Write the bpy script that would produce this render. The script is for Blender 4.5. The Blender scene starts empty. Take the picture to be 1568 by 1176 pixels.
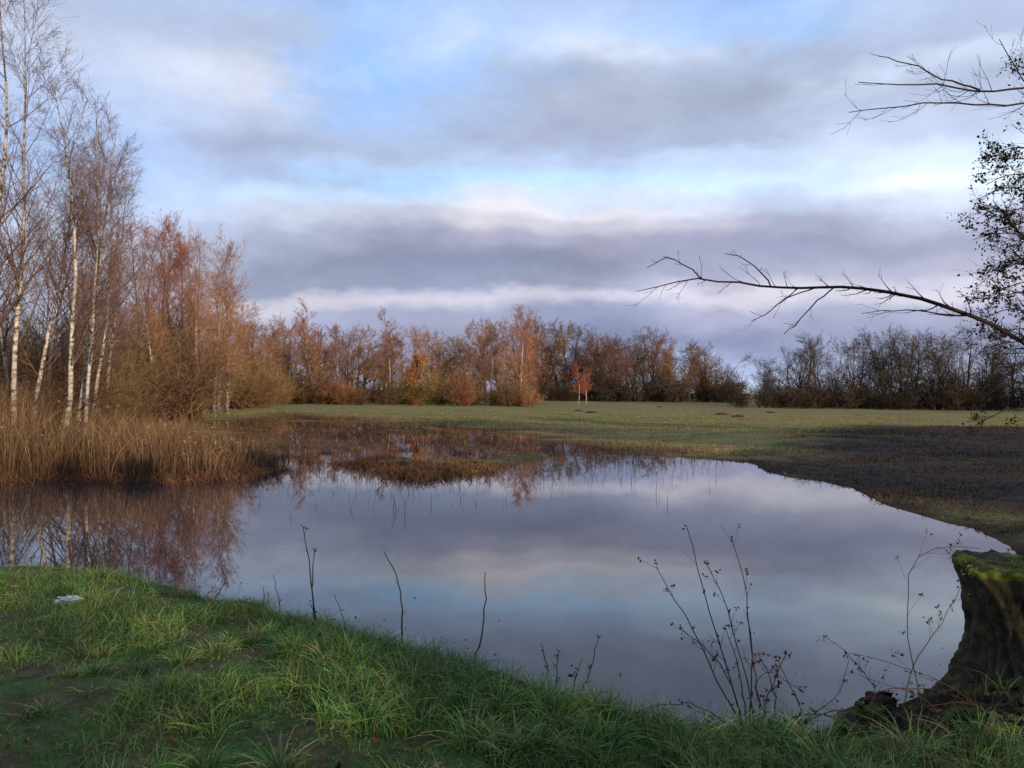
import bpy, math, numpy as np
from mathutils import Vector, Matrix
rng=np.random.default_rng(11)
scene=bpy.context.scene
scene.view_settings.view_transform='Standard'; scene.view_settings.look='None'
scene.view_settings.exposure=0; scene.view_settings.gamma=1
# ------------------------------------------------------------ camera
FP=1220.0; CZ=2.1
Rm=(Matrix.Rotation(math.radians(90.47),3,'X')@Matrix.Rotation(math.radians(0.62),3,'Z'))
cd=bpy.data.cameras.new('camera'); cam=bpy.data.objects.new('camera',cd)
scene.collection.objects.link(cam); cam.matrix_world=Matrix.Translation((0,0,CZ))@Rm.to_4x4()
cd.sensor_width=36; cd.lens=FP/1568*36; cd.clip_start=0.05; cd.clip_end=6000
scene.camera=cam
def ray(px,py): return np.array(Rm@Vector(((px-784)/FP,(588-py)/FP,-1)))
def G(px,py,z=0.0):
    d=ray(px,py); t=(z-CZ)/d[2]; return d*t+np.array([0,0,CZ])
def W(px,py,Y):
    d=ray(px,py); return d*(Y/d[1])+np.array([0,0,CZ])
# ------------------------------------------------------------ helpers
def smooth(a,b,x):
    t=np.clip((x-a)/(b-a),0,1); return t*t*(3-2*t)
def vnoise(x,y,seed=0):
    xi=np.floor(x).astype(np.int64); yi=np.floor(y).astype(np.int64); fx=x-xi; fy=y-yi
    fx=fx*fx*(3-2*fx); fy=fy*fy*(3-2*fy)
    def h(a,b):
        n=(a*374761393+b*668265263+seed*1442695041)&0xffffffff
        n=((n^(n>>13))*1274126177)&0xffffffff
        return ((n^(n>>16))&0xffff)/65535.0
    return (h(xi,yi)*(1-fx)+h(xi+1,yi)*fx)*(1-fy)+(h(xi,yi+1)*(1-fx)+h(xi+1,yi+1)*fx)*fy
def fbm(x,y,seed=0,o=4):
    s=0;a=.5;t=0
    for i in range(o):
        s=s+a*vnoise(x*2**i,y*2**i,seed+i*7); t+=a; a*=.5
    return s/t
def sdist(poly,x,y):
    poly=np.asarray(poly); n=len(poly)
    d=np.full(x.shape,1e18); ins=np.zeros(x.shape,bool)
    for i in range(n):
        ax,ay=poly[i][:2]; bx,by=poly[(i+1)%n][:2]
        ex,ey=bx-ax,by-ay; wx=x-ax; wy=y-ay
        t=np.clip((wx*ex+wy*ey)/(ex*ex+ey*ey+1e-12),0,1)
        d=np.minimum(d,(wx-ex*t)**2+(wy-ey*t)**2)
        c=((ay>y)!=(by>y))
        xi=ax+(y-ay)*(bx-ax)/((by-ay) if by!=ay else 1e-9)
        ins^=(c&(x<xi))
    d=np.sqrt(d); return np.where(ins,-d,d)
def nrm(v): return v/(np.linalg.norm(v,axis=-1,keepdims=True)+1e-9)
class Acc:
    def __init__(s): s.V=[];s.F=[];s.C=[];s.M=[];s.n=0
    def add(s,v,f,c,m=0):
        v=np.asarray(v,float).reshape(-1,3); f=np.asarray(f).reshape(-1,4)
        c=np.broadcast_to(np.asarray(c,float),v.shape)
        s.V.append(v);s.F.append(f+s.n);s.C.append(c);s.M.append(np.full(len(f),m));s.n+=len(v)
    def get(s): return np.concatenate(s.V),np.concatenate(s.F),np.concatenate(s.C),np.concatenate(s.M)
    def addacc(s,g,mat4,scale_c=1.0):
        v,f,c,m=g; v=v@mat4[:3,:3].T+mat4[:3,3]
        s.V.append(v);s.F.append(f+s.n);s.C.append(c*scale_c);s.M.append(m);s.n+=len(v)
    def mesh(s,name,mats,sm=True):
        v,f,c,m=s.get(); me=bpy.data.meshes.new(name)
        me.vertices.add(len(v)); me.vertices.foreach_set('co',v.astype(np.float32).ravel())
        me.loops.add(f.size); me.loops.foreach_set('vertex_index',f.astype(np.int32).ravel())
        me.polygons.add(len(f)); me.polygons.foreach_set('loop_start',np.arange(0,f.size,4,dtype=np.int32))
        for a in mats: me.materials.append(a)
        me.polygons.foreach_set('material_index',m.astype(np.int32))
        me.polygons.foreach_set('use_smooth',np.full(len(f),sm))
        a=me.color_attributes.new('tint','FLOAT_COLOR','POINT')
        cc=np.ones((len(v),4),np.float32); cc[:,:3]=c; a.data.foreach_set('color',cc.ravel())
        me.update(calc_edges=True); return me
    def obj(s,name,mats,sm=True):
        o=bpy.data.objects.new(name,s.mesh(name,mats,sm)); scene.collection.objects.link(o); return o
def tubes(acc,P,R,S,col,mat=0):
    P=np.asarray(P,float);R=np.asarray(R,float)
    N,K,_=P.shape
    T=np.empty_like(P); T[:,1:-1]=P[:,2:]-P[:,:-2]; T[:,0]=P[:,1]-P[:,0]; T[:,-1]=P[:,-1]-P[:,-2]; T=nrm(T)
    ref=nrm(rng.normal(size=(N,1,3))) if S==2 else np.where(np.abs(T[:,:1,2:3])>.9,np.array([1.,0,0]),np.array([0,0,1.]))
    A=nrm(np.cross(T,ref)); B=np.cross(T,A)
    if S==2: ring=np.stack([P+A*R[...,None],P-A*R[...,None]],2)
    else:
        th=np.arange(S)*2*math.pi/S
        ring=P[:,:,None]+R[:,:,None,None]*(A[:,:,None]*np.cos(th)[:,None]+B[:,:,None]*np.sin(th)[:,None])
    b=(np.arange(N)*K*S)[:,None,None]; k=(np.arange(K-1)*S)[None,:,None]
    if S==2: f=np.stack([b+k+0,b+k+1,b+k+3,b+k+2],-1).reshape(-1,4)
    else:
        j=np.arange(S)[None,None]; j2=(j+1)%S
        f=np.stack([b+k+j,b+k+j2,b+k+S+j2,b+k+S+j],-1).reshape(-1,4)
    col=np.asarray(col,float)
    if col.ndim==2: col=np.repeat(col,K*S,axis=0)
    if col.ndim==3: col=np.repeat(col.reshape(-1,3),S,axis=0)
    acc.add(ring.reshape(-1,3),f,col,mat)
def leaves(acc,pos,size,col,mat=0,flat=0.0):
    n=len(pos); a=nrm(rng.normal(size=(n,3))*np.array([1,1,1-flat])); b=nrm(np.cross(a,nrm(rng.normal(size=(n,3))*np.array([1-flat*.9,1-flat*.9,1]))))
    size=np.broadcast_to(size,(n,))[:,None]; w=size*rng.uniform(.35,.7,(n,1)); nn=np.cross(a,b)*size*.2*(1-flat*.9)
    v=np.stack([pos-a*size,pos+b*w+nn,pos+a*size,pos-b*w+nn],1)
    f=(np.arange(n)*4)[:,None]+np.arange(4)
    col=np.asarray(col,float)
    if col.ndim==2: col=np.repeat(col,4,axis=0)
    acc.add(v.reshape(-1,3),f,col,mat)
def grow(P,R,n,t0,t1,ratio,taper,ang,K,up,wig,rs,tipr,angvar=.25):
    N,Kp,_=P.shape; idx=np.repeat(np.arange(N),n); M=N*n
    t=rng.uniform(t0,t1,M); f=t*(Kp-1); i=np.minimum(f.astype(int),Kp-2); a=(f-i)[:,None]
    pos=P[idx,i]*(1-a)+P[idx,i+1]*a; tan=nrm(P[idx,i+1]-P[idx,i]); rad=R[idx,i]*(1-a[:,0])+R[idx,i+1]*a[:,0]
    q=rng.normal(size=(M,3)); q=nrm(q-tan*(q*tan).sum(1,keepdims=True))
    an=(ang*rng.uniform(1-angvar,1+angvar,M))[:,None]
    d=tan*np.cos(an)+q*np.sin(an)
    Lp=np.linalg.norm(np.diff(P,axis=1),axis=2).sum(1)[idx]
    L=Lp*ratio*(1-taper*t)*rng.uniform(.6,1.25,M)
    out=np.empty((M,K,3)); out[:,0]=pos
    for k in range(1,K):
        out[:,k]=out[:,k-1]+d*(L/(K-1))[:,None]
        d=nrm(d+np.array([0,0,up])+rng.normal(size=(M,3))*wig)
    r0=np.maximum(rad*rs,tipr); s=np.linspace(0,1,K)[None]
    return out,np.maximum(r0[:,None]*(1-s*.85),tipr*.7)
def trunk(H,r,K=12,lean=(0,0),wig=.03,base=(0,0,0)):
    P=np.zeros((1,K,3)); d=np.array([lean[0],lean[1],1.0]); p=np.array(base,float)
    for k in range(K):
        P[0,k]=p; dd=d/np.linalg.norm(d); p=p+dd*H/(K-1); d=dd+rng.normal(size=3)*wig*np.array([1,1,0])+np.array([0,0,.04])
    s=np.linspace(0,1,K); R=(r*(1-s)**.9+.006)[None]; R[0,0]*=1.35
    return P,R
# ------------------------------------------------------------ materials
def newmat(n):
    m=bpy.data.materials.new(n); m.use_nodes=True; nt=m.node_tree; return m,nt,nt.nodes,nt.links,nt.nodes['Principled BSDF']
def plantmat(name,rough=.8,var=.35,scale=6,spec=.2,bump=0,det=2):
    m,nt,N,L,b=newmat(name)
    a=N.new('ShaderNodeAttribute'); a.attribute_name='tint'
    tc=N.new('ShaderNodeTexCoord'); no=N.new('ShaderNodeTexNoise'); no.inputs['Scale'].default_value=scale; no.inputs['Detail'].default_value=det
    L.new(tc.outputs['Object'],no.inputs['Vector'])
    mr=N.new('ShaderNodeMapRange'); mr.inputs[1].default_value=.3; mr.inputs[2].default_value=.7; mr.inputs[3].default_value=1-var; mr.inputs[4].default_value=1+var
    L.new(no.outputs['Fac'],mr.inputs[0])
    vm=N.new('ShaderNodeVectorMath'); vm.operation='SCALE'; L.new(a.outputs['Color'],vm.inputs[0]); L.new(mr.outputs[0],vm.inputs['Scale'])
    if bump:
        L.new(vm.outputs[0],b.inputs['Base Color']); b.inputs['Roughness'].default_value=rough; b.inputs['Specular IOR Level'].default_value=spec
        bp=N.new('ShaderNodeBump'); bp.inputs['Strength'].default_value=bump; L.new(no.outputs['Fac'],bp.inputs['Height']); L.new(bp.outputs[0],b.inputs['Normal'])
    elif spec==0:
        N.remove(b); d=N.new('ShaderNodeBsdfDiffuse'); L.new(vm.outputs[0],d.inputs['Color']); L.new(d.outputs[0],N['Material Output'].inputs['Surface'])
    else:
        L.new(vm.outputs[0],b.inputs['Base Color']); b.inputs['Roughness'].default_value=rough; b.inputs['Specular IOR Level'].default_value=spec
    return m
M_twig=plantmat('twig_bark',.85,.25,2,0,0,1)
M_grass=plantmat('grass_blade',.5,.35,1.6,.4,0,3)
M_reed=plantmat('reed_stalk',.7,.3,1.2,0,0,2)
M_leaf=plantmat('leaf',.6,.3,8,0,0,1)
M_dark=plantmat('dark_bark',.95,.6,16,.15,1.0,6)
def birchbark():
    m,nt,N,L,b=newmat('birch_bark')
    a=N.new('ShaderNodeAttribute'); a.attribute_name='tint'
    tc=N.new('ShaderNodeTexCoord'); mp=N.new('ShaderNodeMapping'); mp.inputs['Scale'].default_value=(4,4,9); L.new(tc.outputs['Object'],mp.inputs[0])
    no=N.new('ShaderNodeTexNoise'); no.inputs['Scale'].default_value=1; no.inputs['Detail'].default_value=5; L.new(mp.outputs[0],no.inputs[0])
    cr=N.new('ShaderNodeValToRGB'); cr.color_ramp.elements[0].position=.36; cr.color_ramp.elements[0].color=(.12,.1,.09,1); cr.color_ramp.elements[1].position=.56; cr.color_ramp.elements[1].color=(1,1,1,1)
    L.new(no.outputs['Fac'],cr.inputs[0])
    vm=N.new('ShaderNodeVectorMath'); vm.operation='MULTIPLY'; L.new(cr.outputs[0],vm.inputs[0]); L.new(a.outputs['Color'],vm.inputs[1]); L.new(vm.outputs[0],b.inputs['Base Color']); b.inputs['Roughness'].default_value=.7
    return m
M_birch=birchbark()
# ------------------------------------------------------------ pond outline
shore_px=[(-420,852),(-100,862),(0,868),(100,885),(260,900),(350,925),(450,945),(560,970),(650,1000),(740,1022),(810,1050),(880,1084),(960,1104),(1100,1112),(1250,1108),(1340,1104),(1400,1055),(1470,1010),(1550,960),(1590,900),(1565,855),(1540,832),(1490,812),(1420,796),(1350,772),(1300,748),(1200,730),(1150,710),(1080,703),(1000,699),(900,700),(830,704),(790,712),(760,722),(700,728),(640,737),(600,728),(560,722),(525,712),(515,696),(480,688),(440,694),(432,714),(415,722),(380,732),(200,738),(0,736),(-200,736),(-420,740)]
pond=[G(*p)[:2] for p in shore_px]
marsh=[G(*p)[:2] for p in [(320,646),(450,634),(620,648),(760,660),(860,676),(980,692),(900,700),(820,702),(760,706),(640,704),(560,702),(440,712),(390,702)]]
darkp=[G(*p)[:2] for p in [(1110,714),(1200,690),(1235,668),(1290,652),(1568,656),(2400,660),(2400,1000),(1560,900),(1400,800),(1250,750)]]  # outline of the right bank's muddy soil and painted tree shade
def fields(x,y):
    sd=sdist(pond,x,y); wn=1-smooth(9.5,13,y)
    dsc=np.clip(y/12,.25,2.2)
    sd=sd+(fbm(x*1.3/dsc,y*1.3/dsc,3)-.5)*.6*dsc+(vnoise(x*5,y*5,13)-.5)*.12*wn
    sm=sdist(marsh,x,y)+(fbm(x*.5,y*.5,9)-.5)*4
    return sd,wn,sm
def height(x,y,full=False):
    sd,wn,sm=fields(x,y)
    n1=fbm(x*.35,y*.35,21)-.5; n2=fbm(x*2.2,y*2.2,31)-.5
    right=smooth(4,12,x)*(1-smooth(30,55,y))
    ins=-np.minimum(.5,-sd*.22)
    near=.36*smooth(-.05,1.1,sd)+np.clip(sd-1,0,8)*.015+n2*.10*smooth(0,.4,sd)+n1*.05
    far=np.minimum(sd*.045,.035)+np.clip(sd,0,60)*.0012+n1*.07*smooth(0,2,sd)+n2*.04*smooth(0,.5,sd)
    far=far+right*np.clip(sd*.05,0,.35)
    n3=fbm(x*.3+3,y*.75,41)-.5
    mz=-.020+n1*.06+n2*.055+n3*.15
    k=smooth(-1,1.2,sm)
    far=far*k+mz*(1-k)
    # the strip between marsh and pond stays low and broken
    strip=(1-smooth(.5,4.5,sm))*(1-smooth(26,30,y))
    far=far+strip*k*(n2*.12+n1*.06-.012)
    out=near*wn+far*(1-wn)
    h=np.where(sd<0,ins,out)
    h=h+.12*smooth(60,400,np.hypot(x,y))
    if full: return h,sd,wn,sm,right
    return h
# ------------------------------------------------------------ ground sheet
b=.0215;n=330;i=np.arange(-n,n+1)
xs=.072/b*np.sinh(i*b); ys=5+.072/b*np.sinh(i*b)
X,Y=np.meshgrid(xs,ys); x=X.ravel();y=Y.ravel()
h,sd,wn,sm,right=height(x,y,True)
nx=len(xs)
ii,jj=np.meshgrid(np.arange(nx-1),np.arange(nx-1)); q=(jj*nx+ii).ravel()
acc=Acc()
def soil_shade_field(x,y):  # right bank mask: tree shade put into the colour along with dark soil
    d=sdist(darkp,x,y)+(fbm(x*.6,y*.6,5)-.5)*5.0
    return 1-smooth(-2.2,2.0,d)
lush=wn*smooth(.0,.35,sd)
litter=smooth(1.4,2.1,x+(fbm(x*3,y*3,6)-.5))*wn*smooth(2.5,3.2,y)
litter=np.maximum(litter,wn*(1-smooth(.08,.30,sd+(fbm(x*4,y*4,16)-.5)*.3)))
dark=np.maximum(soil_shade_field(x,y)*(1-wn),litter)
wet=1-smooth(.0,.07,h)
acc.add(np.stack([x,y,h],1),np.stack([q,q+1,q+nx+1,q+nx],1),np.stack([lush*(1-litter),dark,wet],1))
def groundmat():
    m,nt,N,L,b=newmat('ground_soil_grass')
    at=N.new('ShaderNodeAttribute'); at.attribute_name='tint'; sp=N.new('ShaderNodeSeparateColor'); L.new(at.outputs['Color'],sp.inputs[0])
    tc=N.new('ShaderNodeTexCoord')
    def noise(s,d=6,sc=(1,1,1),r=.6):
        mp=N.new('ShaderNodeMapping'); mp.inputs['Scale'].default_value=sc; L.new(tc.outputs['Object'],mp.inputs[0])
        o=N.new('ShaderNodeTexNoise'); o.inputs['Scale'].default_value=s; o.inputs['Detail'].default_value=d; o.inputs['Roughness'].default_value=r; L.new(mp.outputs[0],o.inputs[0]); return o.outputs['Fac']
    def ramp(fac,els):
        c=N.new('ShaderNodeValToRGB'); e=c.color_ramp.elements
        e[0].position,e[0].color=els[0][0],(*els[0][1],1); e[1].position,e[1].color=els[-1][0],(*els[-1][1],1)
        for p,k in els[1:-1]: z=e.new(p); z.color=(*k,1)
        L.new(fac,c.inputs[0]); return c.outputs[0]
    def mix(f,a,c,mode='MIX'):
        k=N.new('ShaderNodeMix'); k.data_type='RGBA'; k.blend_type=mode
        if isinstance(f,float): k.inputs[0].default_value=f
        else: L.new(f,k.inputs[0])
        L.new(a,k.inputs[6])
        if isinstance(c,tuple): k.inputs[7].default_value=(*c,1)
        else: L.new(c,k.inputs[7])
        return k.outputs[2]
    big=noise(.07,4,(.5,1.9,1)); mid=noise(.5,5,(.45,1.8,1)); fine=noise(9,3,r=.7)
    mead=ramp(big,[(.36,(.13,.11,.045)),(.43,(.26,.165,.075)),(.48,(.13,.16,.03)),(.53,(.28,.18,.085)),(.58,(.09,.065,.035)),(.63,(.20,.22,.04)),(.7,(.22,.20,.06))])
    mead2=ramp(mid,[(.34,(.03,.028,.015)),(.45,(.20,.14,.06)),(.55,(.13,.155,.03)),(.66,(.31,.23,.11))])
    mead=mix(.5,mead,mead2)
    fr=ramp(fine,[(.3,(.5,.5,.5)),(.7,(1.35,1.35,1.35))])
    near=ramp(noise(2.6,5),[(.34,(.075,.055,.032)),(.48,(.05,.06,.02)),(.6,(.04,.085,.018))])
    soil_shade=ramp(noise(2.5,6,r=.7),[(.32,(.012,.009,.007)),(.5,(.028,.021,.015)),(.62,(.045,.033,.022)),(.75,(.085,.06,.04))])  # dark soil; on the right bank it also carries painted shade
    c=mix(sp.outputs[0],mead,near); c=mix(sp.outputs[1],c,soil_shade)
    c=mix(1.0,c,fr,'MULTIPLY')
    wetc=mix(1.0,c,(.5,.36,.3),'MULTIPLY'); c=mix(sp.outputs[2],c,wetc)
    L.new(c,b.inputs['Base Color']); b.inputs['Roughness'].default_value=.92; b.inputs['Specular IOR Level'].default_value=.12
    bp=N.new('ShaderNodeBump'); bp.inputs['Strength'].default_value=.8; bp.inputs['Distance'].default_value=.05; L.new(fine,bp.inputs['Height']); L.new(bp.outputs[0],b.inputs['Normal'])
    return m
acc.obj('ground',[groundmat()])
# ------------------------------------------------------------ water
m,nt,N,L,bs=newmat('pond_water')
bs.inputs['Base Color'].default_value=(.012,.018,.027,1); bs.inputs['Roughness'].default_value=.012; bs.inputs['IOR'].default_value=1.55
tc=N.new('ShaderNodeTexCoord'); no=N.new('ShaderNodeTexNoise'); no.inputs['Scale'].default_value=.9; no.inputs['Detail'].default_value=2; L.new(tc.outputs['Object'],no.inputs[0])
bp=N.new('ShaderNodeBump'); bp.inputs['Strength'].default_value=.05; bp.inputs['Distance'].default_value=.008; L.new(no.outputs['Fac'],bp.inputs['Height']); L.new(bp.outputs[0],bs.inputs['Normal'])
acc=Acc(); gx=np.linspace(-70,60,60); gy=np.linspace(3.5,75,40); X,Y=np.meshgrid(gx,gy)
ii,jj=np.meshgrid(np.arange(59),np.arange(39)); q=(jj*60+ii).ravel()
acc.add(np.stack([X.ravel(),Y.ravel(),0*X.ravel()],1),np.stack([q,q+1,q+61,q+60],1),(1,1,1)); acc.obj('pond_water',[m])
# ------------------------------------------------------------ tree generators
def make_birch(H,r=.1,lean=(0,0),tw=.005,dens=1.0,twc=(.11,.065,.055),base=(0,0,0),acc=None,S=7,white=.62,n2=9,wid=1.0,low=.22):
    a=acc or Acc(); P,R=trunk(H,r,14,lean,.035,base)
    s=np.linspace(0,1,14)[None,:,None]; col=np.array([white,white*.9,white*.76])*(1-.5*s)*np.clip(.25+s*2.6,0,1)
    tubes(a,P,R,S,np.broadcast_to(col,(1,14,3)),1)
    P1,R1=grow(P,R,int(36*dens),low,.98,.27*wid,.62,.62,7,.10,.06,.4,tw*1.3)
    tubes(a,P1,R1,4 if tw<.006 else 3,np.array(twc)*.9)
    P2,R2=grow(P1,R1,n2,.15,1,.48,.35,.65,5,.0,.09,.6,tw)
    tubes(a,P2,R2,2,np.array(twc))
    P3,R3=grow(P2,R2,int(9*dens),.1,1,.55,.3,.6,3,-.15,.1,.8,tw*.8)
    tubes(a,P3,R3*.85,2,np.array(twc)*rng.uniform(.7,1.4,(len(P3),1)))
    return a
def make_broad(H,r=.25,tw=.02,twc=(.14,.085,.055),n1=14,n2=8,n3=9,ratio=.5,ang=.6,base=(0,0,0),acc=None,leaf=None,low=.15,barkc=None,up=.08,nl=0,ls=.1,stems=1,wig=.12,taper=.5,K3=3):
    a=acc or Acc(); bc=np.array(barkc if barkc else np.array(twc)*.7)
    for sI in range(stems):
        ln=rng.normal(size=2)*(.04 if stems==1 else .3)
        P,R=trunk(H*rng.uniform(.8,.95),r/(stems**.5),10,ln,.07,base)
        tubes(a,P,R,6,bc)
        P1,R1=grow(P,R,max(4,n1//stems),low,.97,ratio,taper,ang,7,up,.1,.5,tw*1.2); tubes(a,P1,R1,4 if tw<.012 else 3,bc)
        P2,R2=grow(P1,R1,n2,.2,1,.45,.3,.75,4,.03,wig,.6,tw); tubes(a,P2,R2,3 if tw<.007 else 2,np.array(twc))
        P3,R3=grow(P2,R2,n3,.1,1,.5,.3,.7,K3,.02,wig,.8,tw*.7)
        tubes(a,P3,R3*.8,2,np.array(twc)*rng.uniform(.6,1.45,(len(P3),1)))
        if leaf is not None:
            p=P3[rng.integers(0,len(P3),nl),rng.integers(0,2,nl)]+rng.normal(size=(nl,3))*.12
            leaves(a,p,ls*rng.uniform(.6,1.2,nl),np.array(leaf)*rng.uniform(.4,1.5,(nl,1)),2)
    return a
def make_shrub(H,tw=.012,twc=(.12,.07,.045),ns=16,n2=7,n3=6,spread=.45,base=(0,0,0),acc=None):
    a=acc or Acc(); K=7; P=np.zeros((ns,K,3)); d=nrm(np.concatenate([rng.normal(size=(ns,2))*spread,np.ones((ns,1))],1))
    p=np.array(base)+np.concatenate([rng.normal(size=(ns,2))*.25*H/3,np.zeros((ns,1))],1); L=H*rng.uniform(.45,1.0,ns)
    for k in range(K):
        P[:,k]=p; p=p+d*(L/(K-1))[:,None]; d=nrm(d+rng.normal(size=(ns,3))*.2+np.array([0,0,.03]))
    R=np.maximum(.008*H*(1-np.linspace(0,1,K))[None]*np.ones((ns,1)),tw)
    tubes(a,P,R,3,np.array(twc)*.7)
    P2,R2=grow(P,R,n2,.1,1,.45,.3,.75,4,.03,.2,.6,tw); tubes(a,P2,R2,2,np.array(twc)*.9)
    P3,R3=grow(P2,R2,n3,.1,1,.55,.3,.75,3,.0,.2,.8,tw*.75); tubes(a,P3,R3*.8,2,np.array(twc)*rng.uniform(.5,1.5,(len(P3),1)))
    return a
def X4(pos,rz=0,s=1,sz=None):
    c,sn=math.cos(rz),math.sin(rz); m=np.eye(4); m[:3,:3]=np.array([[c*s,-sn*s,0],[sn*s,c*s,0],[0,0,sz or s]]); m[:3,3]=pos; return m
def hz(x,y): return float(height(np.array([x]),np.array([y]))[0])
TM=[M_twig,M_birch,M_leaf]
# --- birches at left
for px,D,top,lx,r in [(-30,24,-60,.05,.10),(20,25,30,.02,.085),(48,27,215,.08,.075),(96,25,115,.13,.085),(112,28,190,.18,.08),(140,31,235,.04,.07),(-70,30,80,.05,.1),(75,33,230,-.03,.07),(160,34,290,.08,.06),(10,36,200,.02,.08),(128,27,170,.08,.06)]:
    p=W(px,660,D); H=(CZ+(596-top)/FP*D); z=hz(p[0],p[1])-.05
    a=make_birch(H,r,(lx,0),.0048,1.15,(.14,.09,.075),n2=10,wid=1.1); o=a.obj('birch_tree',TM); o.location=(p[0],p[1],z)
# --- reddish trees group
RT=(.20,.085,.053)
for px,D,top,kind in [(208,52,362,0),(228,55,356,0),(246,57,362,0),(266,60,368,0),(292,56,380,0),(312,60,374,1),(328,62,376,1),(348,64,398,1),(300,52,430,1),(240,48,440,1),(180,50,420,0),(150,55,420,0),(120,52,430,0),(275,66,385,0),(335,70,420,1),(218,60,350,0)]:
    p=W(px,605,D); H=CZ+(596-top)/FP*D
    c=RT if kind==0 else (.25,.14,.085)
    a=make_birch(H,.15,(rng.normal()*.03,0),.0095,1.15,c,white=.4 if kind else .2,wid=1.25,low=.12); o=a.obj('birch_tree',TM); o.location=(p[0],p[1],hz(p[0],p[1])-.05)
# --- left thicket
acc=Acc(); temps=[make_shrub(4,.010,c,20,9,8).get() for c in [(.12,.07,.05),(.16,.095,.052),(.10,.06,.045),(.18,.13,.058)]]
for k in range(95):
    px=rng.uniform(-140,300); D=rng.uniform(27,60) if px<210 else rng.uniform(45,66); p=W(px,620,D)
    acc.addacc(temps[k%4],X4((p[0],p[1],0),rng.uniform(0,6.3),rng.uniform(.7,1.3)*(1.35 if D>42 else .8)),rng.uniform(.6,1.1))
for k in range(34):
    px=rng.uniform(225,430); D=rng.uniform(72,95); p=W(px,605,D)
    acc.addacc(temps[3 if k%2 else 1],X4((p[0],p[1],0),rng.uniform(0,6.3),rng.uniform(.9,1.6)),rng.uniform(.8,1.4))
acc.obj('shrub_thicket',TM)
# --- distant treeline
acc=Acc()
cols=[(.20,.11,.068),(.23,.13,.07),(.17,.09,.065),(.24,.125,.06),(.20,.135,.075)]
TB=[make_broad(12,.2,.020,c,22,10,10,.42,.75,low=.2,taper=.42).get() for c in cols]
TB.append(make_birch(12,.15,(0,0),.018,.85,(.24,.12,.08),white=.5,wid=1.25).get()); TB.append(make_birch(12,.15,(.05,0),.018,.85,(.22,.115,.075),white=.4,wid=1.2).get())
TS=[make_shrub(4,.022,c,18,8,7).get() for c in [(.22,.12,.06),(.25,.10,.045),(.19,.14,.055),(.14,.085,.05)]]
DK=[make_broad(12,.25,.020,c,26,10,9,.45,.75,stems=st,low=.15,taper=.42).get() for c,st in [((.095,.075,.06),2),((.078,.064,.052),1),((.11,.088,.06),3)]]  # shade over the right-hand trees put into their darker tint
DS=[make_shrub(4,.022,c,18,8,7).get() for c in [(.08,.058,.045),(.095,.072,.048)]]  # undergrowth with the same shade in its tint
outline=[(340,455),(380,482),(410,492),(440,495),(470,480),(490,484),(515,502),(560,502),(600,500),(640,516),(670,514),(700,498),(735,498),(760,510),(800,498),(850,510),(900,514),(940,508),(985,514),(1010,520),(1060,532),(1100,538),(1128,560)]
ox,oy=zip(*outline)
def row(n,x0,x1,D0,D1,jit,bank,dark,hs=1.0):
    for k in range(n):
        px=x0+(x1-x0)*(k+rng.uniform(-.45,.45))/n; D=np.interp(px,[x0,x1],[D0,D1])+rng.uniform(-jit,jit)
        top=np.interp(px,ox,oy)+rng.normal()*9+8; hy=598+(px-784)*.0108
        H=(CZ+(hy-top)/FP*D)*hs; p=W(px,610,D); g=bank[rng.integers(len(bank))]
        s=H/11.4; acc.addacc(g,X4((p[0],p[1],.05),rng.uniform(0,6.3),s*rng.uniform(.9,1.4),s),dark*rng.uniform(.7,1.3))
row(34,350,800,105,130,8,TB,1.0); row(26,350,800,128,150,10,TB[:5],.8,.97)
row(26,800,1112,165,170,8,TB[:5],.75); row(24,800,1118,178,190,8,DK,.9,.97)
for k in range(120):
    px=rng.uniform(340,815); D=rng.uniform(98,118); p=W(px,610,D)
    acc.addacc(TS[rng.integers(4)],X4((p[0],p[1],.05),rng.uniform(0,6.3),rng.uniform(.5,1.4)),rng.uniform(.4,1.3))
for k in range(190):
    px=rng.uniform(800,1600); D=rng.uniform(155,195) if px<1130 else rng.uniform(104,135); p=W(px,610,D)
    acc.addacc(DS[rng.integers(2)],X4((p[0],p[1],.05),rng.uniform(0,6.3),rng.uniform(.6,1.4)*(1.3 if px<1130 else .95)),rng.uniform(.5,1.0))
ox=(1120,1150,1190,1210,1260,1290,1310,1340,1380,1430,1480,1520,1600); oy=(590,570,528,516,522,545,524,518,498,518,506,526,530)
row(20,1170,1600,112,108,6,DK,.8); row(18,1175,1600,130,128,8,DK,.7,.94)
for k in range(26):   # wood to the right, out of frame
    acc.addacc(DK[k%3],X4((rng.uniform(82,135),rng.uniform(50,100),0),rng.uniform(0,6),rng.uniform(1.1,1.5)),1)
acc.obj('distant_treeline',TM)
def place(a,name,px,D,z=0):
    p=W(px,610,D); o=a.obj(name,TM); o.location=(p[0],p[1],hz(p[0],p[1])-.05); return o
place(make_birch(12.2,.2,(0,0),.016,1.2,(.30,.15,.10),white=.75,wid=1.7,low=.15),'birch_tree',797,110)
place(make_birch(10.8,.15,(0,0),.016,1,(.26,.14,.10),white=.65,wid=1.2),'birch_tree',752,116)
place(make_birch(5.6,.07,(.05,0),.012,1,(.26,.085,.055),white=.6,wid=1.3),'birch_tree',886,112)
place(make_birch(5.2,.07,(-.05,0),.012,1,(.26,.085,.055),white=.6,wid=1.3),'birch_tree',898,114)
place(make_broad(6.5,.2,.018,(.2,.11,.06),14,7,6,leaf=(.28,.11,.035),nl=1100,ls=.13),'oak_tree',637,100)
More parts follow.
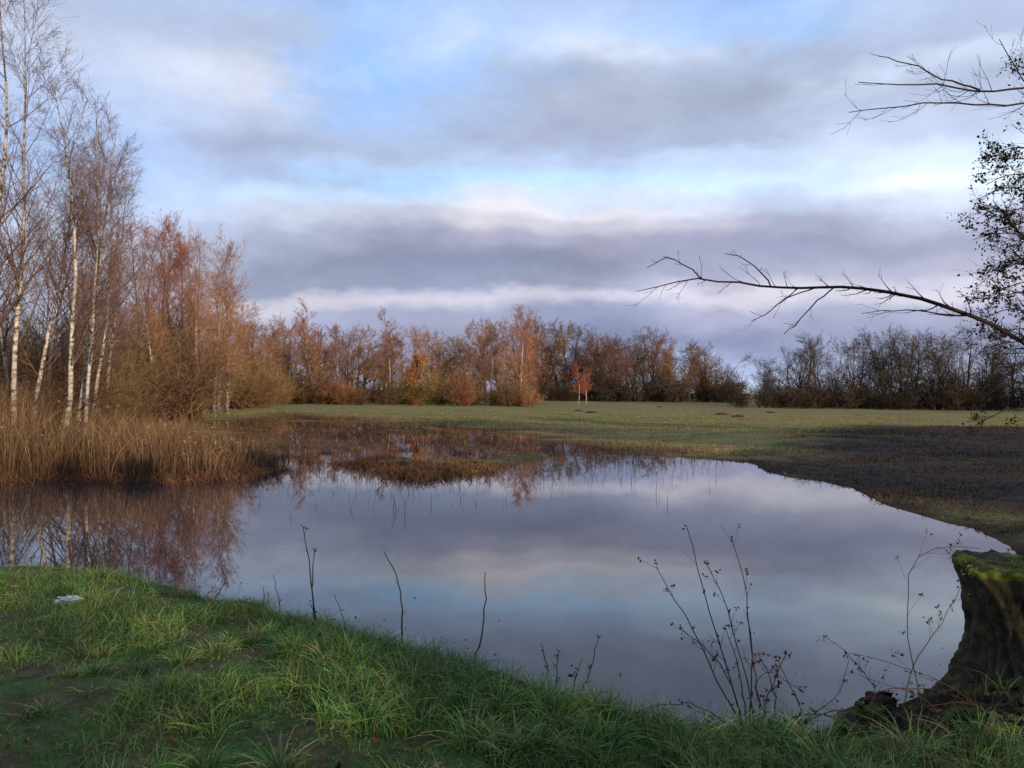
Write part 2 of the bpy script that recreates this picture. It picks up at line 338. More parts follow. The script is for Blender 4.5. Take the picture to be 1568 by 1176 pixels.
# ------------------------------------------------------------ right bank alders (shade of the foreground)
alA=make_broad(11,.2,.006,(.045,.035,.03),24,9,9,.42,.8,leaf=(.02,.025,.012),nl=5000,ls=.045,barkc=(.05,.042,.035))
alB=make_broad(12,.24,.009,(.045,.035,.03),20,9,8,.45,.75,leaf=(.02,.03,.012),nl=9000,ls=.10,barkc=(.05,.042,.035),low=.08)
mA=alA.mesh('alder_tree',TM); mB=alB.mesh('alder_tree_b',TM)
for k,(px_,py_,me,s) in enumerate([(11.2,14,mA,.78),(17,17,mB,.7),(22,26,mB,.6),(30,28,mA,.8),(24,14,mB,.9),(30,18,mB,.9),(14,4,mB,.7),(20,2,mB,.9),(6.5,-4.5,mB,.45),(9.5,-2,mB,.55),(4,-7,mB,.5),(1,-8,mB,.5),(8,-8,mB,.55),(-2,-9,mB,.5),(-5,-10,mB,.5),(27,6,mB,1),(12,-6,mB,.6)]):
    o=bpy.data.objects.new('alder_tree',me); scene.collection.objects.link(o); o.location=(px_,py_,hz(px_,py_)-.1); o.rotation_euler=(0,0,k*1.9); o.scale=(s,s,s)
# ------------------------------------------------------------ overhanging branches
def polyline(pts,K):
    pts=np.asarray(pts,float); s=np.r_[0,np.cumsum(np.linalg.norm(np.diff(pts,axis=0),axis=1))]; t=np.linspace(0,s[-1],K)
    return np.stack([np.interp(t,s,pts[:,i]) for i in range(3)],1)[None]
def sm3(P,it=2):
    for _ in range(it): P[:,1:-1]=(P[:,:-2]+2*P[:,1:-1]+P[:,2:])/4
    return P
DC=(.035,.026,.024)
a=Acc()
def limb(pts,Y0,Y1,r,n2,n3,K=24,lr=.1,upv=.12,tp=.0022):
    Ys=np.linspace(Y0,Y1,len(pts)); P=sm3(polyline([W(p[0],p[1],yy) for p,yy in zip(pts,Ys)],K))
    P[:,1:-1]+=rng.normal(size=P[:,1:-1].shape)*.006
    R=(r*(1-np.linspace(0,1,K))**.8+.003)[None]; tubes(a,P,R,6,DC)
    P1,R1=grow(P,R,n2,.2,.98,lr,.25,.8,6,upv,.12,.4,tp); tubes(a,P1,R1,4,DC)
    if n3:
        P2,R2=grow(P1,R1,n3,.2,.95,.45,.2,.6,4,.04,.1,.8,tp*.8); tubes(a,P2,R2,3,DC); return P2
limb([(1760,640),(1568,524),(1500,488),(1450,468),(1380,450),(1300,438),(1200,443),(1130,432),(1080,426),(1030,428),(975,446)],7.6,7.0,.024,44,2,28,.06)
limb([(1500,488),(1430,478),(1370,474),(1320,480)],7.5,7.3,.005,6,1,12,.2)
limb([(1280,438),(1240,470),(1215,500),(1200,512)],7.2,7.1,.004,4,1,10,.2)
limb([(1250,440),(1210,452),(1180,478),(1150,492)],7.2,7.1,.004,5,1,10,.2)
limb([(1180,438),(1160,408),(1135,392),(1110,388)],7.1,7.4,.004,5,1,10,.2)
limb([(1080,430),(1050,405),(1020,390),(990,410)],7.1,7.2,.0035,6,1,10,.2)
limb([(1760,90),(1568,140),(1500,138),(1440,132),(1380,128),(1315,126)],7.0,6.6,.010,14,2,16,.15)
limb([(1700,110),(1568,160),(1500,166),(1450,152),(1400,160),(1300,172)],7.2,6.8,.008,14,2,16,.16)
limb([(1500,138),(1440,120),(1400,100),(1345,86)],6.9,6.7,.005,8,1,12,.2)
limb([(1700,230),(1600,170),(1560,110),(1530,60)],7.2,7.0,.008,12,2,12,.2)
LP=[]
for y0 in (225,240,262,290,315,335,360,385,400,425,445,475,500,520,550,585,620):
    P2=limb([(1760,y0+40),(1620,y0+10),(1568,y0),(1535,y0+rng.uniform(-8,20)),(1500+rng.uniform(-14,30),y0+rng.uniform(-5,35))],8.2,7.8,.010,18,7,14,.15,0.02); LP.append(P2)
LP=np.concatenate(LP); nl=7500; t=LP[rng.integers(0,len(LP),nl),rng.integers(0,4,nl)]+rng.normal(size=(nl,3))*.018
kk=(fbm(t[:,0]*3.5,t[:,2]*3.5,33)>.40); t=t[kk]; nl=len(t)
leaves(a,t,rng.uniform(.008,.024,nl),np.array([.022,.022,.016])*rng.uniform(.5,1.5,(nl,1)),0)
P,R=trunk(8,.19,12,(-.02,0),.03,(W(1780,600,7.7)[0]+.1,7.7,-.05)); tubes(a,P,R,9,(.05,.04,.035),0)
P1,R1=grow(P,R,12,.35,.97,.25,.4,.8,7,.08,.1,.5,.006); kk=P1[:,:,0].min(1)>6.2; P1,R1=P1[kk],R1[kk]
tubes(a,P1,R1,5,DC); P2,R2=grow(P1,R1,7,.2,1,.5,.3,.7,5,0,.1,.6,.004); tubes(a,P2,R2,3,DC)
a.obj('overhanging_tree',[M_twig])
# ------------------------------------------------------------ reeds
def blades(acc,pos,H,W0,bend,col,K=4,mat=0,tip=.12,dirv=None):
    n=len(pos); th=rng.uniform(0,2*math.pi,n); d=np.stack([np.cos(th),np.sin(th),0*th],1)
    if dirv is not None: d=nrm(d*.5+dirv)
    s=np.linspace(0,1,K)
    P=pos[:,None]+np.array([0,0,1.])*(s[None,:,None]*H[:,None,None]*(1-.35*(bend[:,None,None]*s[None,:,None])**2))+d[:,None]*(s**2)[None,:,None]*(bend*H)[:,None,None]
    R=W0[:,None]*np.maximum(1-s**1.5,tip)[None]
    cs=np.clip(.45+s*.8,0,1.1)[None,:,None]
    tubes(acc,P,R,2,col[:,None,:]*cs,mat)
    return P
def inpoly(poly,n,pxpad=0):
    poly=np.asarray(poly); lo=poly.min(0); hi=poly.max(0); out=[]
    tot=0
    while tot<n:
        p=rng.uniform(lo,hi,(n*2,2)); p=p[sdist(poly,p[:,0],p[:,1])<0]; out.append(p); tot+=len(p)
    return np.concatenate(out)[:n]
rp=[G(*p)[:2] for p in [(-160,738),(0,738),(200,738),(330,737),(400,724),(432,714),(400,704),(330,690),(200,670),(0,660),(-160,660)]]
p=inpoly(rp,26000); dsh=sdist(pond,p[:,0],p[:,1]); cl=fbm(p[:,0]*.9,p[:,1]*.9,61); keep=rng.uniform(size=len(p))<np.clip(1.2-dsh/7,.25,1)*smooth(.25,.6,cl); p=p[keep]; cl=cl[keep]
pxl=784+p[:,0]/p[:,1]*FP
z=np.maximum(height(p[:,0],p[:,1]),-.15); hh=np.interp(pxl,[-100,80,250,380,440],[2.0,1.65,1.15,.75,.3])*rng.uniform(.35,1.15,len(p))*(.55+.9*cl)
base=np.array([.23,.15,.08]); red=np.array([.12,.068,.042]); mixf=(rng.uniform(size=(len(p),1))<.45)
col=np.where(mixf,red,base)*rng.uniform(.4,1.3,(len(p),1))
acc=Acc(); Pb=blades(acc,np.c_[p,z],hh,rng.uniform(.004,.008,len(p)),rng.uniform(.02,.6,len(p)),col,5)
tall=rng.uniform(size=len(p))<.07; pl=Pb[tall][:,-1]; leaves(acc,pl,.05,np.array([.18,.12,.08])*rng.uniform(.6,1.3,(len(pl),1)),0)
p=inpoly(rp,10000); z=np.maximum(height(p[:,0],p[:,1]),-.05)
blades(acc,np.c_[p,z],rng.uniform(.2,.6,len(p)),rng.uniform(.008,.012,len(p)),rng.uniform(.2,.9,len(p)),np.array([.10,.052,.035])*rng.uniform(.4,1.4,(len(p),1)),4)
acc.obj('reed_bed',[M_reed])
acc=Acc(); C=[]
for px,py,s in [(530,712,.7),(548,715,.8),(575,719,.8),(600,725,.7),(620,731,.9),(645,733,.9),(672,729,.7),(700,725,.8),(735,721,.6),(765,715,.5),(590,706,.5),(640,712,.6),(415,720,.7),(390,727,.8),(350,734,.9),(300,738,.9),(240,739,.9),(150,738,.9),(60,738,.9),(680,716,.6),(610,716,.7),(560,709,.6),(720,712,.5),(655,722,.7),(460,700,.5),(500,694,.4),(480,708,.4),(540,690,.4),(620,690,.4),(700,695,.4)]:
    c=G(px,py)[:2]; k=int(330*s); q=c+rng.normal(size=(k,2))*np.array([.55,.45])*s; C.append((q,s))
for q,s in C:
    z=np.maximum(height(q[:,0],q[:,1]),-.05)
    blades(acc,np.c_[q,z],rng.uniform(.1,.38,len(q))*max(s,.6),rng.uniform(.005,.010,len(q)),rng.uniform(.3,1.1,len(q)),np.array([.11,.056,.034])*rng.uniform(.3,1.7,(len(q),1)),4)
acc.obj('sedge_tussocks',[M_reed])
acc=Acc(); pp=[]
for k in range(560):
    px=rng.uniform(350,1110); e=np.interp(px,[350,440,640,780,1110],[738,716,738,716,704]); py=e+rng.exponential(14)
    if py<800: pp.append((*G(px,py)[:2],-.05))
for k in range(2600):
    px=rng.uniform(380,1120); py=rng.uniform(655,712); pp.append((*G(px,py)[:2],-.03))
pp=np.array(pp); blades(acc,pp,rng.uniform(.06,.42,len(pp)),rng.uniform(.003,.006,len(pp)),rng.uniform(0,.6,len(pp)),np.array([.09,.058,.035])*rng.uniform(.5,1.8,(len(pp),1)),4)
acc.obj('water_reeds',[M_reed])
# ------------------------------------------------------------ meadow grass
acc=Acc(); n=120000
Yv=12+63*rng.uniform(size=n)**1.6; Xv=rng.uniform(-.72,.72,n)*Yv
hh,sd,wn,sm,rt=height(Xv,Yv,True); k=(sd>.02)&(hh>-.02); Xv,Yv,hh,sm=Xv[k],Yv[k],hh[k],sm[k]
nn=fbm(Xv*.25,Yv*.6,77); k=rng.uniform(size=len(Xv))<smooth(.38,.6,nn)+.1; Xv,Yv,hh,nn,sm=Xv[k],Yv[k],hh[k],nn[k],sm[k]
isd=soil_shade_field(Xv,Yv)[:,None]; gsel=fbm(Xv*.15+5,Yv*.4,17)[:,None]+rng.normal(size=(len(Xv),1))*.05+.003*np.clip(Xv[:,None]+5,-20,20)
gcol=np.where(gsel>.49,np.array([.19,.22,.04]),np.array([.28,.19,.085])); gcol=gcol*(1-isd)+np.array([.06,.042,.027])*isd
mb=(1-smooth(0,3.5,sm))[:,None]; gcol=gcol*(1-mb)+np.array([.13,.078,.045])*mb
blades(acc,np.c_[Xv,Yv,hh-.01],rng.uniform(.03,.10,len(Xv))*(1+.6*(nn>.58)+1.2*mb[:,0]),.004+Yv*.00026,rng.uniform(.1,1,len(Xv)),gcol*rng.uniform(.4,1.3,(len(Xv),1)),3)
acc.obj('meadow_grass',[M_reed])
acc=Acc(); n=26000; Yv=rng.uniform(10.5,45,n); Xv=rng.uniform(.2,.75,n)*Yv; hh,sd,*_=height(Xv,Yv,True)
k=(sd>-.15)&(rng.uniform(size=n)<soil_shade_field(Xv,Yv)*smooth(.35,.6,fbm(Xv*1.1,Yv*1.1,19))); Xv,Yv,hh=Xv[k],Yv[k],hh[k]
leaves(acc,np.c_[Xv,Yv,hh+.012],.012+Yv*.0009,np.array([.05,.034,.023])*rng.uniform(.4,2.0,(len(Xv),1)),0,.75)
acc.obj('leaf_litter',[M_leaf])
# molehills
acc=Acc()
for px,py in [(505,612),(530,613),(558,614),(575,611),(885,631),(905,634),(1105,637),(1130,640),(690,616),(720,617),(1180,634),(470,611),(1010,625)]:
    c=G(px,py); r=rng.uniform(.2,.45)
    th,ph=np.meshgrid(np.linspace(0,2*math.pi,17),np.linspace(0,math.pi/2,7)); rr=r*(1+.25*vnoise(th*2,ph*4,int(px)))
    v=np.stack([c[0]+rr*np.cos(th)*np.cos(ph)*1.3,c[1]+rr*np.sin(th)*np.cos(ph),hz(c[0],c[1])-.03+.45*rr*np.sin(ph)],-1).reshape(-1,3)
    ii,jj=np.meshgrid(np.arange(16),np.arange(6)); q=(jj*17+ii).ravel(); acc.add(v,np.stack([q,q+1,q+18,q+17],1),(.035,.025,.016))
acc.obj('molehills',[M_dark])
# ------------------------------------------------------------ foreground grass
acc=Acc(); n=230000
Yv=rng.uniform(2.6,10.5,n)**1.0; Xv=rng.uniform(-.74,.72,n)*Yv
hh,sd,wn,sm,rt=height(Xv,Yv,True)
cl=fbm(Xv*1.6,Yv*1.6,55); path=(1-smooth(3.4,4.8,Yv+(cl-.5)*2))*smooth(-.8,-2.2,Xv)
lit=smooth(1.2,2.0,Xv+(cl-.5)*1.5)*smooth(3.4,4.2,Yv)
pr=(.2+.8*smooth(.38,.6,cl))*(1-.7*path)*(1-.94*lit)*smooth(.05,.3,sd+(vnoise(Xv*4,Yv*4,66)-.5)*.25)
k=(rng.uniform(size=n)<pr)&(hh>.01); Xv,Yv,hh,cl,path=Xv[k],Yv[k],hh[k],cl[k],path[k]
m_=len(Xv); longm=smooth(-2.8,-.5,Xv)*.6+.4
H=(.025+.12*rng.uniform(size=m_)**1.6*(.3+1.4*smooth(.4,.65,cl)))*(.5+.7*longm)*(1-.5*path)
g=np.array([.075,.17,.03])*rng.uniform(.4,1.5,(m_,1)); g[:,0]*=rng.uniform(.7,1.7,m_)
dry=rng.uniform(size=m_)<.09+.15*path; g[dry]=np.array([.24,.17,.09])*rng.uniform(.5,1.1,(dry.sum(),1))
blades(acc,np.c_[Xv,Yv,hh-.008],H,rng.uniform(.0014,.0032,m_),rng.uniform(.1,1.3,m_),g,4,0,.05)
# arching grass tufts
C=[]
for k in range(230):
    y_=rng.uniform(3.2,8.2); x_=rng.uniform(-.62,.62)*y_
    C.append((x_,y_,1))
for px,py in [(620,1060),(560,1030),(700,1090),(760,1110),(500,1020),(850,1130),(930,1150),(380,990),(450,1000),(640,1120),(720,1150),(560,1120),(1050,1150),(1180,1150),(1250,1150),(1400,1160),(1500,1150),(800,1160),(330,1010),(240,960),(180,950)]:
    c=G(px,py,.35); C.append((c[0],c[1],1.5))
Ps=[];Ds=[];Hs=[];Cs=[]
for x_,y_,s in C:
    hq,sq=[v[0] for v in height(np.array([x_]),np.array([y_]),True)[:2]]
    if sq<.2 or (x_>1.6 and s==1): continue
    k=int(rng.uniform(35,90)*s); o=rng.normal(size=(k,2))*.035*s; Ps.append(np.c_[x_+o[:,0],y_+o[:,1],np.full(k,hq-.01)]); Ds.append(np.c_[o/.035,np.zeros(k)]*.8)
    Hs.append(rng.uniform(.07,.19,k)*s**.5*(.6+.5*smooth(-2.8,-.5,x_))); cc=np.array([.085,.195,.033])*rng.uniform(.6,1.2); cc=cc*np.array([rng.uniform(.8,1.5),1,1]); cv=cc*rng.uniform(.5,1.4,(k,1)); dd=rng.uniform(size=k)<.12; cv[dd]=np.array([.26,.19,.10]); Cs.append(cv)
Ps=np.concatenate(Ps); k=len(Ps); blades(acc,Ps,np.concatenate(Hs),rng.uniform(.002,.004,k),rng.uniform(.3,1.4,k),np.concatenate(Cs),6,0,.05,np.concatenate(Ds))
acc.obj('bank_grass',[M_grass])
acc=Acc(); n=12000; Yv=rng.uniform(2.8,9.5,n); Xv=rng.uniform(-.72,.3,n)*Yv; hh,sd,*_=height(Xv,Yv,True); cl=fbm(Xv*2.3,Yv*2.3,91)
k=(sd>.15)&(rng.uniform(size=n)<smooth(.4,.65,cl)); q=np.c_[Xv,Yv,hh+rng.uniform(.005,.035,n)][k]
leaves(acc,q,rng.uniform(.005,.015,len(q)),np.array([.07,.145,.03])*rng.uniform(.5,1.4,(len(q),1)),0,.5); acc.obj('clover_weeds',[M_leaf])
acc=Acc(); n=5200; Yv=rng.uniform(2.8,8,n); Xv=rng.uniform(-.7,.75,n)*Yv; lit=smooth(1.2,2.0,Xv); hh,sd,*_=height(Xv,Yv,True)
k=(sd>-.02)&(rng.uniform(size=n)<.25+.75*lit); q=np.c_[Xv,Yv,hh+.02][k]
leaves(acc,q,rng.uniform(.010,.024,len(q)),np.array([.085,.048,.027])*rng.uniform(.3,1.8,(len(q),1)),0,.5); acc.obj('fallen_leaves',[M_leaf])
acc=Acc(); q=[]
for k in range(110):
    px=rng.uniform(300,1450); e=np.interp(px,[300,560,740,960,1350,1450],[915,975,1025,1105,1100,1020]); c=G(px,e-rng.exponential(28)); q.append((c[0],c[1],.004))
for px,py in [(950,1033),(1385,970),(1372,1000),(1330,1062)]: c=G(px,py); q+=[(c[0]+rng.normal()*.02,c[1]+rng.normal()*.02,.006) for _ in range(5)]
q=np.array(q); leaves(acc,q,rng.uniform(.006,.02,len(q)),np.array([.05,.03,.02])*rng.uniform(.4,1.5,(len(q),1)),0,.97); acc.obj('floating_leaves',[M_leaf])
# ------------------------------------------------------------ dead weed stems
def plant(name,stems,Yb,r=.004,heads=True,side=6,lv=.05,col=(.05,.036,.028)):
    a=Acc()
    for st in stems:
        K=12; Ys=Yb+np.linspace(0,1,len(st))*rng.uniform(-.12,.12); P=sm3(polyline([W(q[0],q[1],yy) for q,yy in zip(st,Ys)],K),1)
        P[:,1:-1]+=rng.normal(size=P[:,1:-1].shape)*.004
        R=(r*(1-.6*np.linspace(0,1,K)))[None]; tubes(a,P,R,5,col)
        P1,R1=grow(P,R,side,.3,1,lv*2.2,.2,.6,4,.1,.1,.6,.0012); tubes(a,P1,R1,3,col)
        if heads:
            t=np.concatenate([P1[:,-1],P[:,-1]]); t=t[rng.uniform(size=len(t))<.7]; t=np.repeat(t,4,axis=0)+rng.normal(size=(len(t)*4,3))*.008
            leaves(a,t,.011,np.array([.05,.03,.02])*rng.uniform(.5,1.5,(len(t),1)),0)
    return a.obj(name,[M_twig])
plant('dead_dock_plant',[[(484,1000),(486,960),(478,915),(474,860),(464,806)],[(484,990),(480,930),(477,880),(482,842)]],6.3,.0075,True,5,.04)
plant('dead_weed_stem',[[(615,985),(616,930),(608,880),(588,844)]],6.2,.0075,False,2,.04)
plant('dead_weed_stem',[[(722,1030),(735,985),(742,930),(743,876)]],5.6,.0075,False,1,.03)
plant('dead_weed_stem',[[(396,985),(402,940),(404,898)],[(420,970),(412,930),(410,905)]],6.6,.006,False,3,.05)
plant('dead_weed_stem',[[(560,1010),(530,960),(512,910)]],6.3,.005,False,2,.05)
plant('dead_weed_stem',[[(318,935),(332,915),(345,893)],[(325,935),(318,910),(326,900)]],7.4,.006,True,5,.1)
plant('dead_weed_stem',[[(430,960),(428,920),(418,880)]],6.8,.005,False,1,.05)
plant('dead_weed_stem',[[(885,1080),(903,1030),(917,974)],[(848,1085),(852,1040),(856,996)],[(840,1080),(838,1020),(828,985)],[(872,1075),(880,1040),(892,1008)]],5.3,.0055,True,4,.06)
plant('dead_weed_stem',[[(1140,1150),(1130,1080),(1100,980),(1072,890),(1052,808)],[(1145,1150),(1150,1060),(1150,960),(1140,890),(1120,825)],[(1150,1150),(1110,1060),(1060,960),(1005,868)],
  [(1160,1150),(1148,1060),(1120,960),(1104,900),(1080,860)],[(1170,1150),(1190,1080),(1180,1040),(1160,1000)],[(1150,1150),(1120,1040),(1080,990),(1042,962)],[(1180,1150),(1230,1090),(1210,1050),(1190,1010)],[(1155,1150),(1165,1080),(1150,1000),(1145,940)],
  [(1150,1150),(1140,1080),(1130,1020),(1110,960)],[(1160,1150),(1170,1080),(1200,1010),(1205,1000)]],4.5,.0050,True,8,.05)
plant('bramble_stems',[[(1130,1120),(1060,1076),(1000,1080),(950,1100)],[(1190,1130),(1280,1080),(1350,1095),(1420,1130)],[(1300,1130),(1345,1060),(1310,1010),(1262,975)],[(1420,1110),(1400,1040),(1390,980),(1390,860),(1430,835),(1500,840)],
 [(1560,1160),(1500,1080),(1440,1040),(1380,1020),(1300,1000)],[(1380,1100),(1400,1010),(1440,960),(1470,900)],[(1160,1120),(1230,1090),(1330,1110),(1450,1100)],[(1568,1110),(1480,1120),(1400,1060),(1330,1040)],[(1200,1140),(1150,1060),(1170,1020),(1230,1060)],
 [(1220,1140),(1300,1100),(1380,1110),(1500,1150)],[(1250,1150),(1330,1060),(1420,1050),(1540,1100)],[(1180,1140),(1240,1100),(1290,1060),(1300,1010)],[(1300,1160),(1380,1090),(1480,1070),(1560,1120)],[(1380,1170),(1440,1100),(1500,1100),(1568,1060)]],4.4,.0035,True,9,.06)
# ------------------------------------------------------------ tree stump
def stump():
    a=Acc(); K=44;S=150; cx,cy=3.63,5.35; th=np.arange(S)*2*math.pi/S; zt=.95; V=[];rdg=[]
    for k in range(K):
        s=k/(K-1); z=.0+s*zt
        r=.45+.17*(1-s)**3-.08*math.sin(s*3.1)
        tw=th+s*.5
        ridge=np.abs(vnoise(tw*7/ (1) ,np.full(S,s*2.2),4)-.5)*2*.6+np.abs(vnoise(tw*16,np.full(S,s*6),14)-.5)*2*.4
        rr=r*(1+.09*np.sin(tw*5+1)+.05*np.sin(tw*9+s*3)+.25*(fbm(tw*2,np.full(S,s*4),8)-.5)+.22*(ridge-.35))
        V.append(np.stack([cx-.12*s+rr*np.cos(th),cy+rr*np.sin(th),np.full(S,z)+(.07*(fbm(th*4,th*0,6)-.5)*s**4)],1)); rdg.append(ridge)
    side=len(V)
    top=V[-1].copy(); c=top.mean(0)
    for f,dz in [(.95,.018),(.84,.02),(.6,.0),(.3,-.01),(.02,-.02)]:
        q=c+(top-c)*f; q[:,2]=top[:,2]*f+c[2]*(1-f)+dz+.05*(vnoise(q[:,0]*14,q[:,1]*14,3)-.5); V.append(q); rdg.append(rdg[-1]*.5+.3)
    V=np.array(V); rdg=np.array(rdg); KK=len(V); ii,jj=np.meshgrid(np.arange(S),np.arange(KK-1)); f=np.stack([jj*S+ii,jj*S+(ii+1)%S,(jj+1)*S+(ii+1)%S,(jj+1)*S+ii],-1).reshape(-1,4)
    col=np.array([.036,.027,.021])*(.25+1.5*rdg[...,None])
    ms=fbm(V[...,0]*7,V[...,1]*7+V[...,2]*6,12); mk=np.clip((ms-.5)*6,0,1); mk[:side-2]*=.15; mk[side-2:]=np.clip(mk[side-2:],0,1)
    mk[:9]=np.clip((ms[:9]-.54)*5,0,.6)
    col=col*(1-mk[...,None])+np.array([.10,.12,.018])*mk[...,None]
    a.add(V.reshape(-1,3),f,col.reshape(-1,3)); return a,V,side,mk
a,V,side,mk=stump()
tp=V[side-2:].reshape(-1,3); tp=tp[rng.integers(0,len(tp),6000)]+rng.normal(size=(6000,3))*np.array([.02,.02,.004])
k=fbm(tp[:,0]*7,tp[:,1]*7,12)>.48; tp=tp[k]
leaves(a,tp+np.array([0,0,.004]),.006,np.array([.16,.18,.022])*rng.uniform(.3,1.5,(len(tp),1)),0,.3)
a.obj('tree_stump',[M_dark])
a=Acc()
for k in range(60):
    px=rng.uniform(1280,1600); py=rng.uniform(1030,1190); c=G(px,py,.12); r=rng.uniform(.02,.09)
    th,ph=np.meshgrid(np.linspace(0,2*math.pi,19),np.linspace(-.6,math.pi/2,9)); rr=r*(.4+1.2*vnoise(th*2.2+k,ph*4,k))
    v=np.stack([c[0]+rr*np.cos(th)*np.cos(ph)*1.5,c[1]+rr*np.sin(th)*np.cos(ph),hz(c[0],c[1])+rr*np.sin(ph)*.8],-1).reshape(-1,3)
    ii,jj=np.meshgrid(np.arange(18),np.arange(8)); q=(jj*19+ii).ravel(); a.add(v,np.stack([q,q+1,q+20,q+19],1),np.array([.025,.018,.013]) if k%3 else np.array([.035,.05,.014]))
a.obj('soil_clods',[M_dark])
bpy.ops.mesh.primitive_ico_sphere_add(subdivisions=4,radius=.08); o=bpy.context.object; o.name='crumpled_paper'; p=G(103,934,.35)
for v in o.data.vertices:
    c=v.co; s=.45+.9*vnoise(np.array([c.x*45+9]),np.array([c.y*45+c.z*60+9]),2)[0]; v.co=Vector((c.x*s*1.2,c.y*s,c.z*s*.35))
o.location=(p[0],p[1],hz(p[0],p[1])+.06)
m,nt,N,L,bs=newmat('paper'); no=N.new('ShaderNodeTexNoise'); no.inputs['Scale'].default_value=20; mr=N.new('ShaderNodeMapRange'); mr.inputs[3].default_value=.2; mr.inputs[4].default_value=.6
L.new(no.outputs[0],mr.inputs[0]); L.new(mr.outputs[0],bs.inputs['Base Color']); o.data.materials.append(m)
# ------------------------------------------------------------ sun + sky
S=nrm(np.array([.56,-.83,0])); el=math.radians(11); Sv=Vector((S[0]*math.cos(el),S[1]*math.cos(el),math.sin(el)))
sl=bpy.data.lights.new('sun','SUN'); sl.energy=5.0; sl.angle=math.radians(.5); sl.color=(1,.76,.52); so=bpy.data.objects.new('sun',sl); scene.collection.objects.link(so)
so.rotation_euler=Sv.to_track_quat('Z','Y').to_euler(); so.location=(30,-30,30)
w=bpy.data.worlds.new('sky'); scene.world=w; w.use_nodes=True; nt=w.node_tree; N=nt.nodes; L=nt.links; bg=N['Background']; out=N['World Output']
sk=N.new('ShaderNodeTexSky'); sk.sky_type='NISHITA'; sk.sun_disc=False; sk.sun_elevation=el; sk.sun_rotation=math.atan2(S[0],S[1]); L.new(sk.outputs[0],bg.inputs[0]); bg.inputs[1].default_value=.12
def inp(s,v):
    if isinstance(v,(int,float)): s.default_value=v
    elif isinstance(v,tuple): s.default_value=v
    else: L.new(v,s)
def mth(op,a,b=0.0):
    n=N.new('ShaderNodeMath'); n.operation=op; inp(n.inputs[0],a); inp(n.inputs[1],b); return n.outputs[0]
def vmt(op,a,b=(0,0,0)):
    n=N.new('ShaderNodeVectorMath'); n.operation=op; inp(n.inputs[0],a); inp(n.inputs[1],b); return n.outputs[0]
def mrg(v,a,b,c,d,t='SMOOTHSTEP'):
    n=N.new('ShaderNodeMapRange'); n.interpolation_type=t; inp(n.inputs[0],v)
    for i,z in enumerate((a,b,c,d)): n.inputs[i+1].default_value=z
    return n.outputs[0]
def nz(vec,s,d,r=.55):
    n=N.new('ShaderNodeTexNoise'); inp(n.inputs['Vector'],vec); n.inputs['Scale'].default_value=s; n.inputs['Detail'].default_value=d; n.inputs['Roughness'].default_value=r; return n
def mixc(f,a,b):
    n=N.new('ShaderNodeMix'); n.data_type='RGBA'; inp(n.inputs[0],f); L.new(a,n.inputs[6]); L.new(b,n.inputs[7]); return n.outputs[2]
tc=N.new('ShaderNodeTexCoord'); dirv=tc.outputs['Generated']; sp=N.new('ShaderNodeSeparateXYZ'); L.new(dirv,sp.inputs[0])
az=mth('ARCTAN2',sp.outputs[0],sp.outputs[1]); elv=mth('ARCSINE',sp.outputs[2])
st=vmt('MULTIPLY',dirv,(1,1,2.0))
wq=N.new('ShaderNodeSeparateColor'); L.new(nz(st,3.4,5,.6).outputs['Color'],wq.inputs[0])
az2=mth('ADD',az,mth('MULTIPLY',mth('SUBTRACT',wq.outputs[0],.5),.6))
el2=mth('ADD',elv,mth('MULTIPLY',mth('SUBTRACT',wq.outputs[1],.5),.12))
EMAX=.46
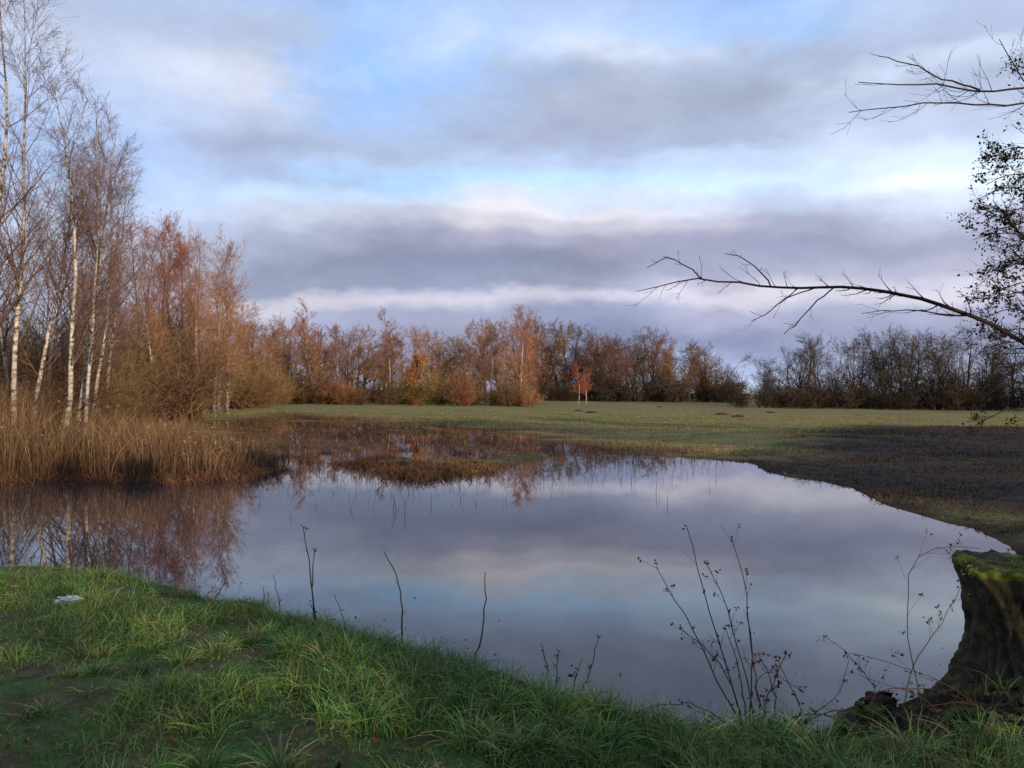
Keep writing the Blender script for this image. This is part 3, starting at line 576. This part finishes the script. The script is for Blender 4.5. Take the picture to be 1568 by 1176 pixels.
columns=[(100,[(-10,178,190,218),(80,192,200,224),(150,183,196,226),(220,172,192,232),(300,186,202,233),(380,190,199,220),(450,182,188,210),(560,160,165,188),(596,160,166,190)]),
(430,[(-10,163,182,220),(60,178,188,213),(120,206,208,223),(180,174,183,208),(230,161,169,195),(270,166,178,209),(305,194,213,243),(335,198,201,220),(370,162,163,187),(410,139,142,168),(440,146,151,177),(462,200,195,210),(482,166,167,195),(520,150,154,186),(596,172,178,208)]),
(640,[(-10,158,186,234),(60,164,192,237),(120,155,188,240),(180,160,184,226),(230,166,178,205),(260,178,199,233),(290,178,212,250),(312,202,215,238),(335,193,191,208),(370,154,153,177),(410,133,135,162),(440,138,144,170),(465,198,192,208),(490,158,158,186),(520,140,143,174),(596,160,167,197)]),
(870,[(-10,178,193,226),(50,184,201,235),(90,200,208,227),(130,170,176,196),(200,162,168,191),(245,176,191,221),(275,186,215,249),(300,211,216,234),(325,232,223,229),(350,210,201,212),(385,165,160,181),(420,133,135,161),(445,147,149,174),(465,197,191,208),(490,142,146,176),(520,124,130,162),(596,152,162,193)]),
(1150,[(-10,156,185,236),(45,164,190,232),(90,172,182,208),(150,159,166,187),(210,163,172,197),(240,195,209,235),(280,208,227,252),(315,190,199,224),(345,168,169,193),(390,150,151,178),(425,163,163,188),(458,211,203,217),(480,170,169,196),(515,132,138,172),(560,168,180,213),(596,193,204,227)]),
(1450,[(-10,188,200,229),(60,178,188,215),(90,202,211,233),(140,178,186,211),(200,193,202,227),(245,219,230,249),(275,234,242,252),(305,210,216,236),(340,180,181,204),(385,160,159,184),(420,174,172,193),(450,206,200,214),(480,163,163,190),(520,143,147,178),(596,185,194,220)])]
def lin(c): c=c/255; return c/12.92 if c<.04045 else ((c+.055)/1.055)**2.4
fac=mth('DIVIDE',el2,EMAX); prev=None; prevaz=None
for px,stops in columns:
    cr=N.new('ShaderNodeValToRGB'); cr.color_ramp.interpolation='EASE'; e=cr.color_ramp.elements
    pts=[]
    for py,r_,g_,b_ in stops:
        d=ray(px,py); e0=math.asin(d[2]/np.linalg.norm(d)); pts.append((min(max(e0/EMAX,0),1),(lin(r_),lin(g_),lin(b_),1)))
    pts.sort(key=lambda t:t[0])
    e[0].position,e[0].color=pts[0]; e[1].position,e[1].color=pts[-1]
    for p_,c_ in pts[1:-1]: z=e.new(p_); z.color=c_
    L.new(fac,cr.inputs[0]); d=ray(px,300); a0=math.atan2(d[0],d[1])
    prev=cr.outputs[0] if prev is None else mixc(mrg(az2,prevaz,a0,0,1),prev,cr.outputs[0]); prevaz=a0
fn=nz(st,7.0,5,.62).outputs['Fac']
sc=N.new('ShaderNodeVectorMath'); sc.operation='SCALE'; L.new(prev,sc.inputs[0]); L.new(mrg(fn,.3,.7,.98,1.28,'LINEAR'),sc.inputs['Scale'])
tn=vmt('MULTIPLY',sc.outputs[0],(.955,1.0,1.02))
b2=N.new('ShaderNodeBackground'); L.new(tn,b2.inputs[0]); b2.inputs[1].default_value=1.10
ms=N.new('ShaderNodeMixShader'); ms.inputs[0].default_value=.94; L.new(bg.outputs[0],ms.inputs[1]); L.new(b2.outputs[0],ms.inputs[2]); L.new(ms.outputs[0],out.inputs[0])
